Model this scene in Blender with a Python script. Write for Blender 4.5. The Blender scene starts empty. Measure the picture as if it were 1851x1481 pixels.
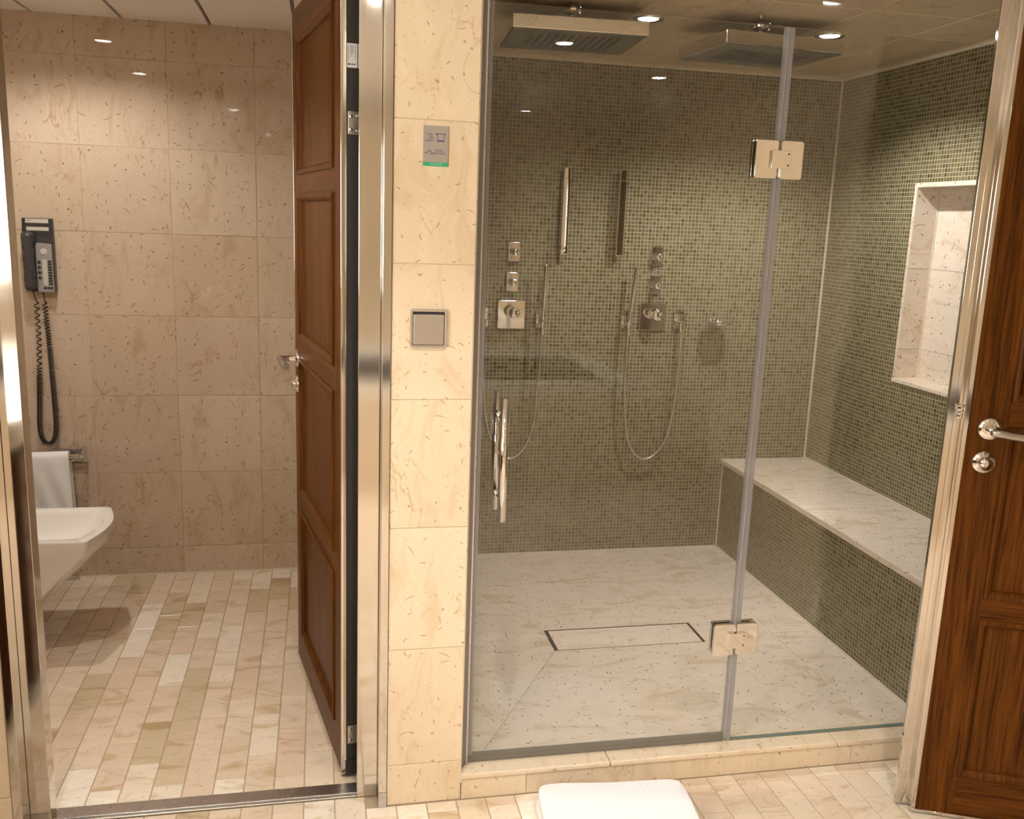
import bpy, math, random
from mathutils import Vector, Matrix
random.seed(7)
PI = math.pi
scn = bpy.context.scene
COL = scn.collection

# ------------------------------------------------------------------ camera
CAM = dict(f=1663.037, yaw=0.2095, pitch=0.2018, roll=0.0372, loc=(-0.0762, -2.043, 1.4275))
def make_camera():
    y, p, r = CAM['yaw'], CAM['pitch'], CAM['roll']
    fw = Vector((math.sin(y) * math.cos(p), math.cos(y) * math.cos(p), -math.sin(p)))
    rt = Vector((math.cos(y), -math.sin(y), 0))
    up = rt.cross(fw)
    c, s = math.cos(r), math.sin(r)
    R, U = c * rt + s * up, -s * rt + c * up
    cd = bpy.data.cameras.new('camera')
    cd.sensor_fit = 'HORIZONTAL'; cd.sensor_width = 36.0
    cd.lens = CAM['f'] / 1851.0 * 36.0
    cd.clip_start = 0.02; cd.clip_end = 50
    co = bpy.data.objects.new('camera', cd); COL.objects.link(co)
    m = Matrix((R, U, -fw)).transposed().to_4x4()
    m.translation = Vector(CAM['loc'])
    co.matrix_world = m
    scn.camera = co
make_camera()

# ------------------------------------------------------------------ world, exposure
w = bpy.data.worlds.new('world'); scn.world = w
w.use_nodes = True
w.node_tree.nodes['Background'].inputs['Color'].default_value = (0.9, 0.8, 0.7, 1)
w.node_tree.nodes['Background'].inputs['Strength'].default_value = 0.02
vs = scn.view_settings
scn.display_settings.display_device = 'sRGB'
vs.view_transform = 'Standard'; vs.look = 'None'; vs.gamma = 1.0; vs.use_curve_mapping = False
vs.exposure = 0.45
cy = scn.cycles
cy.max_bounces = 7; cy.diffuse_bounces = 3; cy.glossy_bounces = 4; cy.transmission_bounces = 2
cy.adaptive_threshold = 0.025; cy.transparent_max_bounces = 12; cy.caustics_reflective = False; cy.caustics_refractive = False
cy.sample_clamp_indirect = 5.0; cy.use_light_tree = False

WARM = (1.0, 0.935, 0.85)
WHITE = (1.0, 0.965, 0.915)
# downlights: (x, y, ceiling z, watts)
LAMPS_SHOWER = [(0.916, 0.826, 2.052, 24), (1.543, 0.849, 2.052, 56)]
LAMPS_TOILET = [(-0.923, 1.11, 2.078, 29), (-0.945, 0.20, 2.078, 33)]
LAMPS_ROOM = [(0.815, -1.356, 2.08, 58), (1.413, -1.967, 2.08, 30), (0.10, -0.85, 2.08, 62),
              (-0.62, -1.30, 2.08, 48), (1.14, -3.5, 2.08, 60), (-0.5, -3.2, 2.08, 50)]

# ------------------------------------------------------------------ materials
def nt(name):
    m = bpy.data.materials.new(name); m.use_nodes = True
    t = m.node_tree; t.nodes.clear()
    out = t.nodes.new('ShaderNodeOutputMaterial')
    b = t.nodes.new('ShaderNodeBsdfPrincipled')
    t.links.new(b.outputs[0], out.inputs[0])
    return m, t, b, out
def N(t, kind, **kw):
    n = t.nodes.new(kind)
    for k, v in sorted(kw.items(), key=lambda e_: e_[0].startswith('i_')):
        if k.startswith('i_'):
            key = k[2:]; key = int(key) if key.isdigit() else key
            n.inputs[key].default_value = v
        else: setattr(n, k, v)
    return n
def L(t, a, b): t.links.new(a, b)
def mth(t, op, a, b=None, c=None):
    n = N(t, 'ShaderNodeMath', operation=op)
    for i, x in enumerate((a, b, c)):
        if x is None: continue
        if isinstance(x, (int, float)): n.inputs[i].default_value = x
        else: L(t, x, n.inputs[i])
    return n.outputs[0]
def ramp(t, fac, stops):
    n = N(t, 'ShaderNodeValToRGB')
    e = n.color_ramp.elements
    while len(e) > 1: e.remove(e[-1])
    e[0].position = stops[0][0]; e[0].color = (*stops[0][1], 1)
    for p, c in stops[1:]:
        x = e.new(p); x.color = (*c, 1)
    L(t, fac, n.inputs[0]); return n.outputs[0]
def mix(t, fac, a, b, mode='MIX'):
    n = N(t, 'ShaderNodeMix', data_type='RGBA', blend_type=mode)
    for i, x in ((0, fac), (6, a), (7, b)):
        if isinstance(x, (int, float)): n.inputs[i].default_value = x
        elif isinstance(x, tuple): n.inputs[i].default_value = (*x, 1)
        else: L(t, x, n.inputs[i])
    return n.outputs[2]
def plain(name, col, rough=0.5, metal=0.0, coat=0.0, spec=0.5):
    m, t, b, o = nt(name)
    b.inputs['Base Color'].default_value = (*col, 1); b.inputs['Roughness'].default_value = rough
    b.inputs['Metallic'].default_value = metal; b.inputs['Coat Weight'].default_value = coat
    b.inputs['Specular IOR Level'].default_value = spec
    nz = N(t, 'ShaderNodeTexNoise', i_Scale=40.0, i_Detail=3.0)
    tc = N(t, 'ShaderNodeTexCoord'); L(t, tc.outputs['Object'], nz.inputs['Vector'])
    r = mth(t, 'MULTIPLY_ADD', nz.outputs[0], rough * 0.25, rough * 0.88)
    L(t, r, b.inputs['Roughness'])
    return m
def marble(name, tones, rough=0.08, vein=0.5, fossil=0.8, turn=0.0, spec=0.5, cloud=1.0, dens=1.0):
    """polished cream limestone laid by metric UV: tone by piece, cloudy veins, fossil flecks turned every way"""
    m, t, b, o = nt(name)
    uvn = N(t, 'ShaderNodeUVMap'); oi = N(t, 'ShaderNodeObjectInfo')
    off = N(t, 'ShaderNodeCombineXYZ')
    L(t, mth(t, 'MULTIPLY', oi.outputs['Random'], 37.0), off.inputs[0])
    L(t, mth(t, 'MULTIPLY', oi.outputs['Random'], 91.0), off.inputs[1])
    rot = N(t, 'ShaderNodeMapping'); rot.inputs['Rotation'].default_value = (0, 0, turn); L(t, uvn.outputs[0], rot.inputs[0])
    add = N(t, 'ShaderNodeVectorMath', operation='ADD')
    L(t, rot.outputs[0], add.inputs[0]); L(t, off.outputs[0], add.inputs[1])
    P = add.outputs[0]
    st = N(t, 'ShaderNodeMapping'); st.inputs['Scale'].default_value = (1.0, 0.42, 1.0); L(t, P, st.inputs[0])
    S = st.outputs[0]
    base = ramp(t, oi.outputs['Random'], tones)
    def lerp1(c): return tuple(1 + (x - 1) * cloud for x in c)
    cl = N(t, 'ShaderNodeTexNoise', noise_dimensions='2D', i_Scale=13.0, i_Detail=4.0, i_Roughness=0.62, i_Distortion=0.8); L(t, S, cl.inputs['Vector'])
    col = mix(t, 1.0, base, ramp(t, cl.outputs[0], [(0.30, lerp1((0.84, 0.77, 0.66))), (0.46, (1, 1, 1)), (0.58, lerp1((1.01, 1.0, 0.99))), (0.74, lerp1((1.08, 1.08, 1.09)))]), 'MULTIPLY')
    # winding veins, mostly along the bed
    for sc, wd, k, tint in ((9.0, 0.011, 1.0, (0.66, 0.50, 0.34)), (21.0, 0.014, 0.55, (0.70, 0.56, 0.40))):
        wn = N(t, 'ShaderNodeTexNoise', noise_dimensions='2D', i_Scale=sc, i_Detail=3.5, i_Roughness=0.55, i_Distortion=1.0); L(t, S, wn.inputs['Vector'])
        d = mth(t, 'ABSOLUTE', mth(t, 'SUBTRACT', wn.outputs[0], 0.5))
        vm = N(t, 'ShaderNodeMapRange', i_1=0.0, i_2=wd, i_3=1.0, i_4=0.0); L(t, d, vm.inputs[0])
        pm = N(t, 'ShaderNodeTexNoise', i_Scale=sc * .93, i_Detail=1.0, noise_dimensions='2D'); L(t, P, pm.inputs['Vector'])
        pr = N(t, 'ShaderNodeMapRange', i_1=0.50, i_2=0.64); L(t, pm.outputs[0], pr.inputs[0])
        col = mix(t, mth(t, 'MULTIPLY', mth(t, 'MULTIPLY', vm.outputs[0], pr.outputs[0]), vein * k), col, mix(t, 1.0, base, tint, 'MULTIPLY'))
    ragged = N(t, 'ShaderNodeTexNoise', noise_dimensions='2D', i_Scale=260.0, i_Detail=1.0); L(t, P, ragged.inputs['Vector'])
    # fossil flecks: cell, half length (m), half width (m), bend, share of cells, tint
    for sc, hl, hw, bend, keep, tint in ((24.0, .0075, .0016, 18.0, .42, (0.36, 0.25, 0.15)), (50.0, .0024, .0010, 0.0, .28, (0.42, 0.31, 0.20)),
                                         (11.0, .0170, .0016, 13.0, .30, (0.52, 0.37, 0.23)), (17.0, .0052, .0030, 24.0, .20, (0.40, 0.28, 0.17))):
        v = N(t, 'ShaderNodeTexVoronoi', feature='F1', voronoi_dimensions='2D', i_Scale=sc, i_Randomness=0.9); L(t, P, v.inputs['Vector'])
        dl = N(t, 'ShaderNodeVectorMath', operation='SUBTRACT'); L(t, P, dl.inputs[0]); L(t, v.outputs['Position'], dl.inputs[1])
        sep = N(t, 'ShaderNodeSeparateColor'); L(t, v.outputs['Color'], sep.inputs[0])
        vr = N(t, 'ShaderNodeVectorRotate', rotation_type='Z_AXIS'); L(t, dl.outputs[0], vr.inputs['Vector']); L(t, mth(t, 'MULTIPLY', sep.outputs[1], 6.283), vr.inputs['Angle'])
        xy = N(t, 'ShaderNodeSeparateXYZ'); L(t, vr.outputs[0], xy.inputs[0])
        sz = mth(t, 'MULTIPLY_ADD', sep.outputs[2], 0.9, 0.35)
        u_ = mth(t, 'DIVIDE', mth(t, 'DIVIDE', xy.outputs[0], hl), sz)
        v_ = mth(t, 'DIVIDE', mth(t, 'MULTIPLY_ADD', mth(t, 'MULTIPLY', xy.outputs[0], xy.outputs[0]), bend, xy.outputs[1]), hw)
        q_ = mth(t, 'ADD', mth(t, 'POWER', mth(t, 'ABSOLUTE', u_), 2.0), mth(t, 'POWER', mth(t, 'ABSOLUTE', v_), 2.0))
        q_ = mth(t, 'MULTIPLY_ADD', ragged.outputs[0], 0.9, q_)
        mr = N(t, 'ShaderNodeMapRange', i_1=1.65, i_2=0.95, i_3=0.0, i_4=1.0); L(t, q_, mr.inputs[0])
        f = mth(t, 'MULTIPLY', mth(t, 'MULTIPLY', mr.outputs[0], mth(t, 'LESS_THAN', sep.outputs[0], keep * dens)), fossil)
        col = mix(t, f, col, mix(t, 1.0, base, tint, 'MULTIPLY'))
    L(t, col, b.inputs['Base Color'])
    b.inputs['Roughness'].default_value = rough
    b.inputs['Specular IOR Level'].default_value = spec
    return m
def mosaic(name, pitch=0.0154):
    """small glazed square mosaic with pale grout, laid by metric UV"""
    m, t, b, o = nt(name)
    uv = N(t, 'ShaderNodeUVMap')
    s = N(t, 'ShaderNodeVectorMath', operation='SCALE'); s.inputs['Scale'].default_value = 1.0 / pitch
    L(t, uv.outputs[0], s.inputs[0])
    fl = N(t, 'ShaderNodeVectorMath', operation='FLOOR'); L(t, s.outputs[0], fl.inputs[0])
    fr = N(t, 'ShaderNodeVectorMath', operation='FRACTION'); L(t, s.outputs[0], fr.inputs[0])
    sp = N(t, 'ShaderNodeSeparateXYZ'); L(t, fr.outputs[0], sp.inputs[0])
    ax = mth(t, 'ABSOLUTE', mth(t, 'SUBTRACT', sp.outputs[0], 0.5))
    ay = mth(t, 'ABSOLUTE', mth(t, 'SUBTRACT', sp.outputs[1], 0.5))
    mx = mth(t, 'MAXIMUM', ax, ay)
    g = N(t, 'ShaderNodeMapRange', i_1=0.425, i_2=0.455); L(t, mx, g.inputs[0])
    wn = N(t, 'ShaderNodeTexWhiteNoise', noise_dimensions='2D'); L(t, fl.outputs[0], wn.inputs['Vector'])
    tile = ramp(t, wn.outputs['Value'], [(0.0, (0.085, 0.066, 0.028)), (0.10, (0.120, 0.097, 0.046)), (0.40, (0.160, 0.134, 0.070)),
                                        (0.66, (0.185, 0.156, 0.086)), (0.68, (0.185, 0.150, 0.108)), (0.84, (0.200, 0.165, 0.120)), (0.86, (0.20, 0.172, 0.096)), (1.0, (0.225, 0.194, 0.110))])
    nz = N(t, 'ShaderNodeTexNoise', i_Scale=2.2, i_Detail=2.0); L(t, uv.outputs[0], nz.inputs['Vector'])
    tile = mix(t, 1.0, tile, ramp(t, nz.outputs[0], [(0.3, (0.82, 0.87, 0.82)), (0.7, (1.02, 1.04, 1.0))]), 'MULTIPLY')
    L(t, mix(t, g.outputs[0], tile, (0.52, 0.46, 0.31)), b.inputs['Base Color'])
    r = N(t, 'ShaderNodeMapRange', i_1=0.0, i_2=1.0, i_3=0.22, i_4=0.75); L(t, g.outputs[0], r.inputs[0])
    L(t, r.outputs[0], b.inputs['Roughness'])
    h = mth(t, 'SUBTRACT', 1.0, g.outputs[0])
    h = mth(t, 'MULTIPLY_ADD', wn.outputs['Value'], 0.25, h)
    bp = N(t, 'ShaderNodeBump', i_Strength=0.5, i_Distance=0.0015); L(t, h, bp.inputs['Height'])
    L(t, bp.outputs[0], b.inputs['Normal'])
    return m
def wood(name, dark, light, rough=0.3):
    m, t, b, o = nt(name)
    uv = N(t, 'ShaderNodeUVMap')
    mp = N(t, 'ShaderNodeMapping'); mp.inputs['Scale'].default_value = (1.0, 0.035, 1.0); L(t, uv.outputs[0], mp.inputs[0])
    a = N(t, 'ShaderNodeTexNoise', i_Scale=150.0, i_Detail=6.0, i_Roughness=0.65, i_Distortion=0.3); L(t, mp.outputs[0], a.inputs['Vector'])
    c = N(t, 'ShaderNodeTexNoise', i_Scale=30.0, i_Detail=2.0); L(t, mp.outputs[0], c.inputs['Vector'])
    f = mth(t, 'MULTIPLY_ADD', a.outputs[0], 0.65, mth(t, 'MULTIPLY', c.outputs[0], 0.35))
    L(t, ramp(t, f, [(0.36, dark), (0.5, tuple((x + y) / 2 for x, y in zip(dark, light))), (0.64, light)]), b.inputs['Base Color'])
    b.inputs['Roughness'].default_value = rough
    b.inputs['Specular IOR Level'].default_value = 0.10
    bp = N(t, 'ShaderNodeBump', i_Strength=0.12, i_Distance=0.001); L(t, a.outputs[0], bp.inputs['Height']); L(t, bp.outputs[0], b.inputs['Normal'])
    return m
def sheet_glass(name, tint, extra=0.0, ior=1.5):
    m, t, b, o = nt(name); t.nodes.remove(b)
    tr = N(t, 'ShaderNodeBsdfTransparent'); tr.inputs[0].default_value = (*tint, 1)
    gl = N(t, 'ShaderNodeBsdfGlossy'); gl.inputs['Roughness'].default_value = 0.0; gl.inputs['Color'].default_value = (1, 1, 1, 1)
    fr = N(t, 'ShaderNodeFresnel'); ge = N(t, 'ShaderNodeNewGeometry')
    # same reflectance on the entering and the leaving face of the (non-refracting) sheet
    L(t, mth(t, 'MULTIPLY_ADD', ge.outputs['Backfacing'], 1.0 / ior - ior, ior), fr.inputs[0])
    mx = N(t, 'ShaderNodeMixShader')
    L(t, mth(t, 'ADD', fr.outputs[0], extra), mx.inputs[0]); L(t, tr.outputs[0], mx.inputs[1]); L(t, gl.outputs[0], mx.inputs[2])
    L(t, mx.outputs[0], o.inputs[0])
    return m
def soft_plastic(name, col, alpha=0.5, rough=0.15):
    m, t, b, o = nt(name)
    b.inputs['Base Color'].default_value = (*col, 1); b.inputs['Roughness'].default_value = rough
    tr = N(t, 'ShaderNodeBsdfTransparent'); mx = N(t, 'ShaderNodeMixShader'); mx.inputs[0].default_value = alpha
    L(t, tr.outputs[0], mx.inputs[1]); L(t, b.outputs[0], mx.inputs[2]); L(t, mx.outputs[0], o.inputs[0])
    return m
def glow(name, col, s):
    m, t, b, o = nt(name); t.nodes.remove(b)
    e = N(t, 'ShaderNodeEmission'); e.inputs[0].default_value = (*col, 1); e.inputs[1].default_value = s
    L(t, e.outputs[0], o.inputs[0]); return m
def terry(name, col):
    m, t, b, o = nt(name)
    b.inputs['Base Color'].default_value = (*col, 1); b.inputs['Roughness'].default_value = 0.95
    b.inputs['Sheen Weight'].default_value = 0.3
    tc = N(t, 'ShaderNodeTexCoord'); nz = N(t, 'ShaderNodeTexNoise', i_Scale=420.0, i_Detail=2.0); L(t, tc.outputs['Object'], nz.inputs['Vector'])
    bp = N(t, 'ShaderNodeBump', i_Strength=0.5, i_Distance=0.002); L(t, nz.outputs[0], bp.inputs['Height']); L(t, bp.outputs[0], b.inputs['Normal'])
    return m

CREAM = [(0.0, (0.76, 0.635, 0.475)), (0.3, (0.79, 0.66, 0.50)), (0.6, (0.76, 0.63, 0.46)), (1.0, (0.74, 0.61, 0.45))]
TAN = [(0.0, (0.55, 0.435, 0.335)), (0.3, (0.59, 0.475, 0.37)), (0.6, (0.545, 0.43, 0.32)), (1.0, (0.60, 0.485, 0.38))]
PLANK = [(0.0, (0.86, 0.79, 0.68)), (0.10, (0.86, 0.79, 0.68)), (0.11, (0.72, 0.60, 0.46)), (0.3, (0.74, 0.61, 0.48)), (0.45, (0.70, 0.55, 0.42)),
         (0.6, (0.75, 0.63, 0.50)), (0.72, (0.70, 0.58, 0.44)), (0.75, (0.58, 0.48, 0.32)), (0.84, (0.62, 0.51, 0.36)), (0.86, (0.76, 0.65, 0.52)), (1.0, (0.82, 0.73, 0.60))]
PALE = [(0.0, (0.80, 0.70, 0.60)), (1.0, (0.76, 0.66, 0.555))]
M = {}
M['marble'] = marble('wall_marble', CREAM, rough=0.045, vein=.55, fossil=.6, cloud=.55)
M['marble_dark'] = marble('toilet_marble', TAN, rough=0.03, vein=.75, fossil=.9, cloud=.7)
M['plank'] = marble('floor_marble', PLANK, rough=0.16, vein=0.4, fossil=0.35, turn=PI / 2, cloud=1.25)
M['slab'] = marble('slab_marble', PALE, rough=0.2, vein=0.35, fossil=1.0, turn=PI / 2, cloud=1.0, dens=1.2)
M['grout'] = plain('grout', (0.56, 0.44, 0.32), 0.8)
M['floor_grout'] = plain('floor_grout', (0.44, 0.34, 0.235), 0.8)
M['seal'] = plain('sealant', (0.72, 0.65, 0.52), 0.5)
M['mosaic'] = mosaic('mosaic')
M['wood'] = wood('stained_wood', (0.032, 0.0080, 0.0008), (0.150, 0.050, 0.0062), 0.36)
M['steel'] = plain('polished_steel', (0.72, 0.69, 0.65), 0.09, 1.0)
M['brushed'] = plain('brushed_steel', (0.60, 0.59, 0.60), 0.28, 1.0)
M['chrome'] = plain('chrome', (0.80, 0.79, 0.77), 0.05, 1.0)
M['lever'] = plain('lever_metal', (0.46, 0.44, 0.42), 0.3, 1.0)
M['satin'] = plain('satin_metal', (0.62, 0.60, 0.57), 0.35, 1.0)
M['alu'] = plain('aluminium_profile', (0.24, 0.235, 0.24), 0.4, 0.9)
M['sweep'] = soft_plastic('door_sweep', (0.22, 0.205, 0.18), 0.75)
M['gasket'] = plain('dark_gasket', (0.030, 0.027, 0.026), 0.5)
M['black'] = plain('black_plastic', (0.018, 0.016, 0.016), 0.35)
M['phone_dark'] = plain('phone_dark', (0.045, 0.043, 0.045), 0.28)
M['phone_grey'] = plain('phone_grey', (0.30, 0.285, 0.28), 0.45)
M['phone_pale'] = plain('phone_pale', (0.52, 0.49, 0.44), 0.5)
M['ceramic'] = plain('ceramic', (0.84, 0.80, 0.75), 0.06, spec=0.6)
M['panel'] = plain('ceiling_panel', (0.90, 0.88, 0.86), 0.45)
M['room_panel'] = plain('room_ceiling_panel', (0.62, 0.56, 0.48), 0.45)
M['gap'] = plain('ceiling_gap', (0.30, 0.27, 0.23), 0.5, 0.4)
M['strip'] = plain('ceiling_strip', (0.85, 0.84, 0.82), 0.12, 1.0)
M['plaster'] = plain('plaster', (0.62, 0.48, 0.32), 0.4)
M['glass'] = sheet_glass('clear_glass', (0.975, 0.975, 0.965))
M['glass_edge'] = plain('glass_edge', (0.16, 0.21, 0.18), 0.15)
M['pvc'] = soft_plastic('clear_seal', (0.36, 0.345, 0.36), 0.62)
M['pvc_line'] = plain('seal_lip', (0.80, 0.78, 0.80), 0.2)
M['towel'] = terry('white_terry', (0.92, 0.91, 0.93))
M['sign'] = plain('sign_plate', (0.40, 0.37, 0.335), 0.4, 0.3)
M['green'] = plain('sign_green', (0.02, 0.40, 0.20), 0.4)
M['ink'] = plain('sign_ink', (0.075, 0.055, 0.22), 0.5)
M['ink_light'] = plain('sign_pale_ink', (0.45, 0.62, 0.50), 0.5)
M['paper'] = plain('sticker_paper', (0.80, 0.79, 0.76), 0.6)
M['ink_grey'] = plain('sticker_ink', (0.12, 0.12, 0.14), 0.6)
M['lens'] = glow('lamp_lens', (1.0, 0.95, 0.88), 28.0)
M['dark'] = plain('dark_void', (0.012, 0.010, 0.008), 0.7)
M['vanity_wood'] = wood('vanity_wood', (0.05, 0.02, 0.010), (0.13, 0.05, 0.022), 0.25)
M['lit_mirror'] = glow('lit_panel', (1.0, 0.94, 0.84), 12.0)
M['soap_glass'] = sheet_glass('dish_glass', (0.90, 0.92, 0.90), 0.30)
M['nozzle'] = plain('nozzle_plate', (0.20, 0.20, 0.18), 0.35, 0.8)
M['rubber'] = plain('nozzle_rubber', (0.02, 0.02, 0.02), 0.6)

# ------------------------------------------------------------------ mesh builder
class MB:
    def __init__(s): s.v = []; s.f = []; s.sm = []
    def face(s, idx, smooth=False): s.f.append(tuple(idx)); s.sm.append(smooth)
    def add(s, pts): b = len(s.v); s.v += [tuple(p) for p in pts]; return b
    def box(s, x0, y0, z0, x1, y1, z1):
        x0, x1 = min(x0, x1), max(x0, x1); y0, y1 = min(y0, y1), max(y0, y1); z0, z1 = min(z0, z1), max(z0, z1)
        b = s.add([(x0, y0, z0), (x1, y0, z0), (x1, y1, z0), (x0, y1, z0), (x0, y0, z1), (x1, y0, z1), (x1, y1, z1), (x0, y1, z1)])
        for q in ((0, 3, 2, 1), (4, 5, 6, 7), (0, 1, 5, 4), (1, 2, 6, 5), (2, 3, 7, 6), (3, 0, 4, 7)): s.face([b + i for i in q])
        return s
    def prism(s, outline, a, b, ax='y', smooth=False):
        """closed outline of 2D points (u, v) swept along axis ax from a to b; for y (u,v)=(x,z), z (x,y), x (y,z)"""
        def P(u, v, k): return {'y': (u, k, v), 'z': (u, v, k), 'x': (k, u, v)}[ax]
        n = len(outline)
        i0 = s.add([P(u, v, a) for u, v in outline]); i1 = s.add([P(u, v, b) for u, v in outline])
        flip = (ax == 'y')
        area = sum(outline[i][0] * outline[(i + 1) % n][1] - outline[(i + 1) % n][0] * outline[i][1] for i in range(n))
        if (area < 0): flip = not flip
        if b < a: flip = not flip
        def fc(q, sm=False): s.face(q[::-1] if flip else q, sm)
        fc([i0 + n - 1 - i for i in range(n)]); fc([i1 + i for i in range(n)])
        for i in range(n):
            j = (i + 1) % n; fc([i0 + i, i0 + j, i1 + j, i1 + i], smooth)
        return s
    def tube(s, pts, r, n=10, caps=True, closed=False):
        pts = [Vector(p) for p in pts]; m = len(pts)
        rs = r if isinstance(r, (list, tuple)) else [r] * m
        rings = []; prev = None
        for i, p in enumerate(pts):
            if closed: d = pts[(i + 1) % m] - pts[i - 1]
            else: d = pts[min(i + 1, m - 1)] - pts[max(i - 1, 0)]
            d.normalize()
            if prev is None:
                u = d.orthogonal().normalized()
            else:
                u = prev - d * prev.dot(d)
                u = u.normalized() if u.length > 1e-6 else d.orthogonal().normalized()
            prev = u; v = d.cross(u)
            rings.append(s.add([p + rs[i] * (math.cos(2 * PI * k / n) * u + math.sin(2 * PI * k / n) * v) for k in range(n)]))
        for i in range(m if closed else m - 1):
            a, b = rings[i], rings[(i + 1) % m]
            for k in range(n):
                l = (k + 1) % n; s.face((a + k, a + l, b + l, b + k), True)
        if caps and not closed:
            s.face([rings[0] + n - 1 - k for k in range(n)]); s.face([rings[-1] + k for k in range(n)])
        return s
    def lathe(s, prof, o=(0, 0, 0), d=(0, 0, 1), n=24, smooth=True):
        """profile (r, h) turned round axis d through o"""
        o = Vector(o); d = Vector(d).normalized(); u = d.orthogonal().normalized(); v = d.cross(u)
        rings = []
        for r, h in prof:
            if r < 1e-6: rings.append((s.add([o + d * h]), True))
            else: rings.append((s.add([o + d * h + r * (math.cos(2 * PI * k / n) * u + math.sin(2 * PI * k / n) * v) for k in range(n)]), False))
        for (a, pa), (b, pb) in zip(rings, rings[1:]):
            for k in range(n):
                l = (k + 1) % n
                if pa and pb: continue
                if pa: s.face((a, b + l, b + k), smooth)
                elif pb: s.face((a + k, a + l, b), smooth)
                else: s.face((a + k, a + l, b + l, b + k), smooth)
        return s
    def grid(s, rows, smooth=True, closed_u=False, flip=False):
        b = [s.add(r) for r in rows]; n = len(rows[0])
        for i in range(len(rows) - 1):
            for k in range(n if closed_u else n - 1):
                l = (k + 1) % n
                q = (b[i] + k, b[i] + l, b[i + 1] + l, b[i + 1] + k)
                s.face(q[::-1] if flip else q, smooth)
        return b
    def mesh(s, name, swap=False):
        me = bpy.data.meshes.new(name); me.from_pydata(s.v, [], s.f); me.update()
        me.polygons.foreach_set('use_smooth', s.sm)
        uv = me.uv_layers.new(name='uv')
        for p in me.polygons:
            nn = p.normal; a = max(range(3), key=lambda i: abs(nn[i]))
            for li in p.loop_indices:
                c = me.vertices[me.loops[li].vertex_index].co
                q = (c[1], c[2]) if a == 0 else (c[0], c[2]) if a == 1 else (c[0], c[1])
                if swap: q = (q[1], q[0])
                uv.data[li].uv = q
        return me
    def build(s, name, mat, parent=None, bev=0.0, seg=2, swap=False, loc=None, rot=None):
        me = s.mesh(name, swap); me.materials.append(M[mat] if isinstance(mat, str) else mat)
        o = bpy.data.objects.new(name, me); COL.objects.link(o)
        if parent: o.parent = parent
        if loc: o.location = loc
        if rot: o.rotation_euler = rot
        if bev:
            b = o.modifiers.new('bevel', 'BEVEL'); b.width = bev; b.segments = seg; b.limit_method = 'ANGLE'; b.angle_limit = math.radians(40)
            b.harden_normals = False
            for p in me.polygons: p.use_smooth = True
            ws = o.modifiers.new('weighted', 'WEIGHTED_NORMAL'); ws.keep_sharp = False
        return o
def rrect(w, h, r, n=5, cx=0, cz=0):
    p = []
    for sx, sz, a0 in ((1, 1, 0), (-1, 1, PI / 2), (-1, -1, PI), (1, -1, 1.5 * PI)):
        for k in range(n + 1):
            a = a0 + PI / 2 * k / n
            p.append((cx + sx * (w / 2 - r) + r * math.cos(a), cz + sz * (h / 2 - r) + r * math.sin(a)))
    return p
def tag(o, label, cat=None, group=None, kind=None):
    o['label'] = label
    if cat: o['category'] = cat
    if group: o['group'] = group
    if kind: o['kind'] = kind
    return o
def thing(name, label, cat, loc=(0, 0, 0), rz=0.0, group=None, kind=None):
    o = bpy.data.objects.new(name, None); COL.objects.link(o)
    o.empty_display_size = 0.05
    o.location = loc; o.rotation_euler = (0, 0, rz)
    return tag(o, label, cat, group, kind)
def struct(name, mb, mat, label, **kw):
    o = mb.build(name, mat, **kw); o['kind'] = 'structure'; o['label'] = label; return o
def B(*a): return MB().box(*a)
_tc = {}
def tile_mesh(wd, ht, th=0.006, ch=0.0009):
    k = (round(wd, 4), round(ht, 4))
    if k in _tc: return _tc[k]
    m = MB(); a, b = wd / 2, ht / 2
    i0 = m.add([(-a, -b, -th), (a, -b, -th), (a, b, -th), (-a, b, -th)])
    i1 = m.add([(-a, -b, -ch), (a, -b, -ch), (a, b, -ch), (-a, b, -ch)])
    i2 = m.add([(-a + ch, -b + ch, 0), (a - ch, -b + ch, 0), (a - ch, b - ch, 0), (-a + ch, b - ch, 0)])
    m.face([i2 + i for i in range(4)])
    for k2 in range(4):
        l = (k2 + 1) % 4
        m.face([i0 + k2, i0 + l, i1 + l, i1 + k2]); m.face([i1 + k2, i1 + l, i2 + l, i2 + k2])
    _tc[k] = m.mesh('tile'); return _tc[k]
def tile(parent, mat, c, h, n, wd, ht, name='tile', lift=0.0):
    """one rectangular piece: centre of its face c, horizontal axis h, outward normal n"""
    h = Vector(h); n = Vector(n); u = n.cross(h)
    me = tile_mesh(wd, ht)
    key = (me.name, mat)
    if not me.materials: me.materials.append(M[mat])
    o = bpy.data.objects.new(name, me); COL.objects.link(o)
    if me.materials[0] is not M[mat]:
        o.material_slots[0].link = 'OBJECT'; o.material_slots[0].material = M[mat]
    mw = Matrix((h, u, n)).transposed().to_4x4(); mw.translation = Vector(c) + n * lift
    o.parent = parent; o.matrix_local = mw
    return o
def tile_grid(parent, mat, us, vs_, place, h, n, gap=0.0016, jitter=0.0, name='tile'):
    for u0, u1 in zip(us, us[1:]):
        for v0, v1 in zip(vs_, vs_[1:]):
            tile(parent, mat, place((u0 + u1) / 2, (v0 + v1) / 2), h, n, u1 - u0 - gap, v1 - v0 - gap, name, random.uniform(-jitter, jitter))

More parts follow.
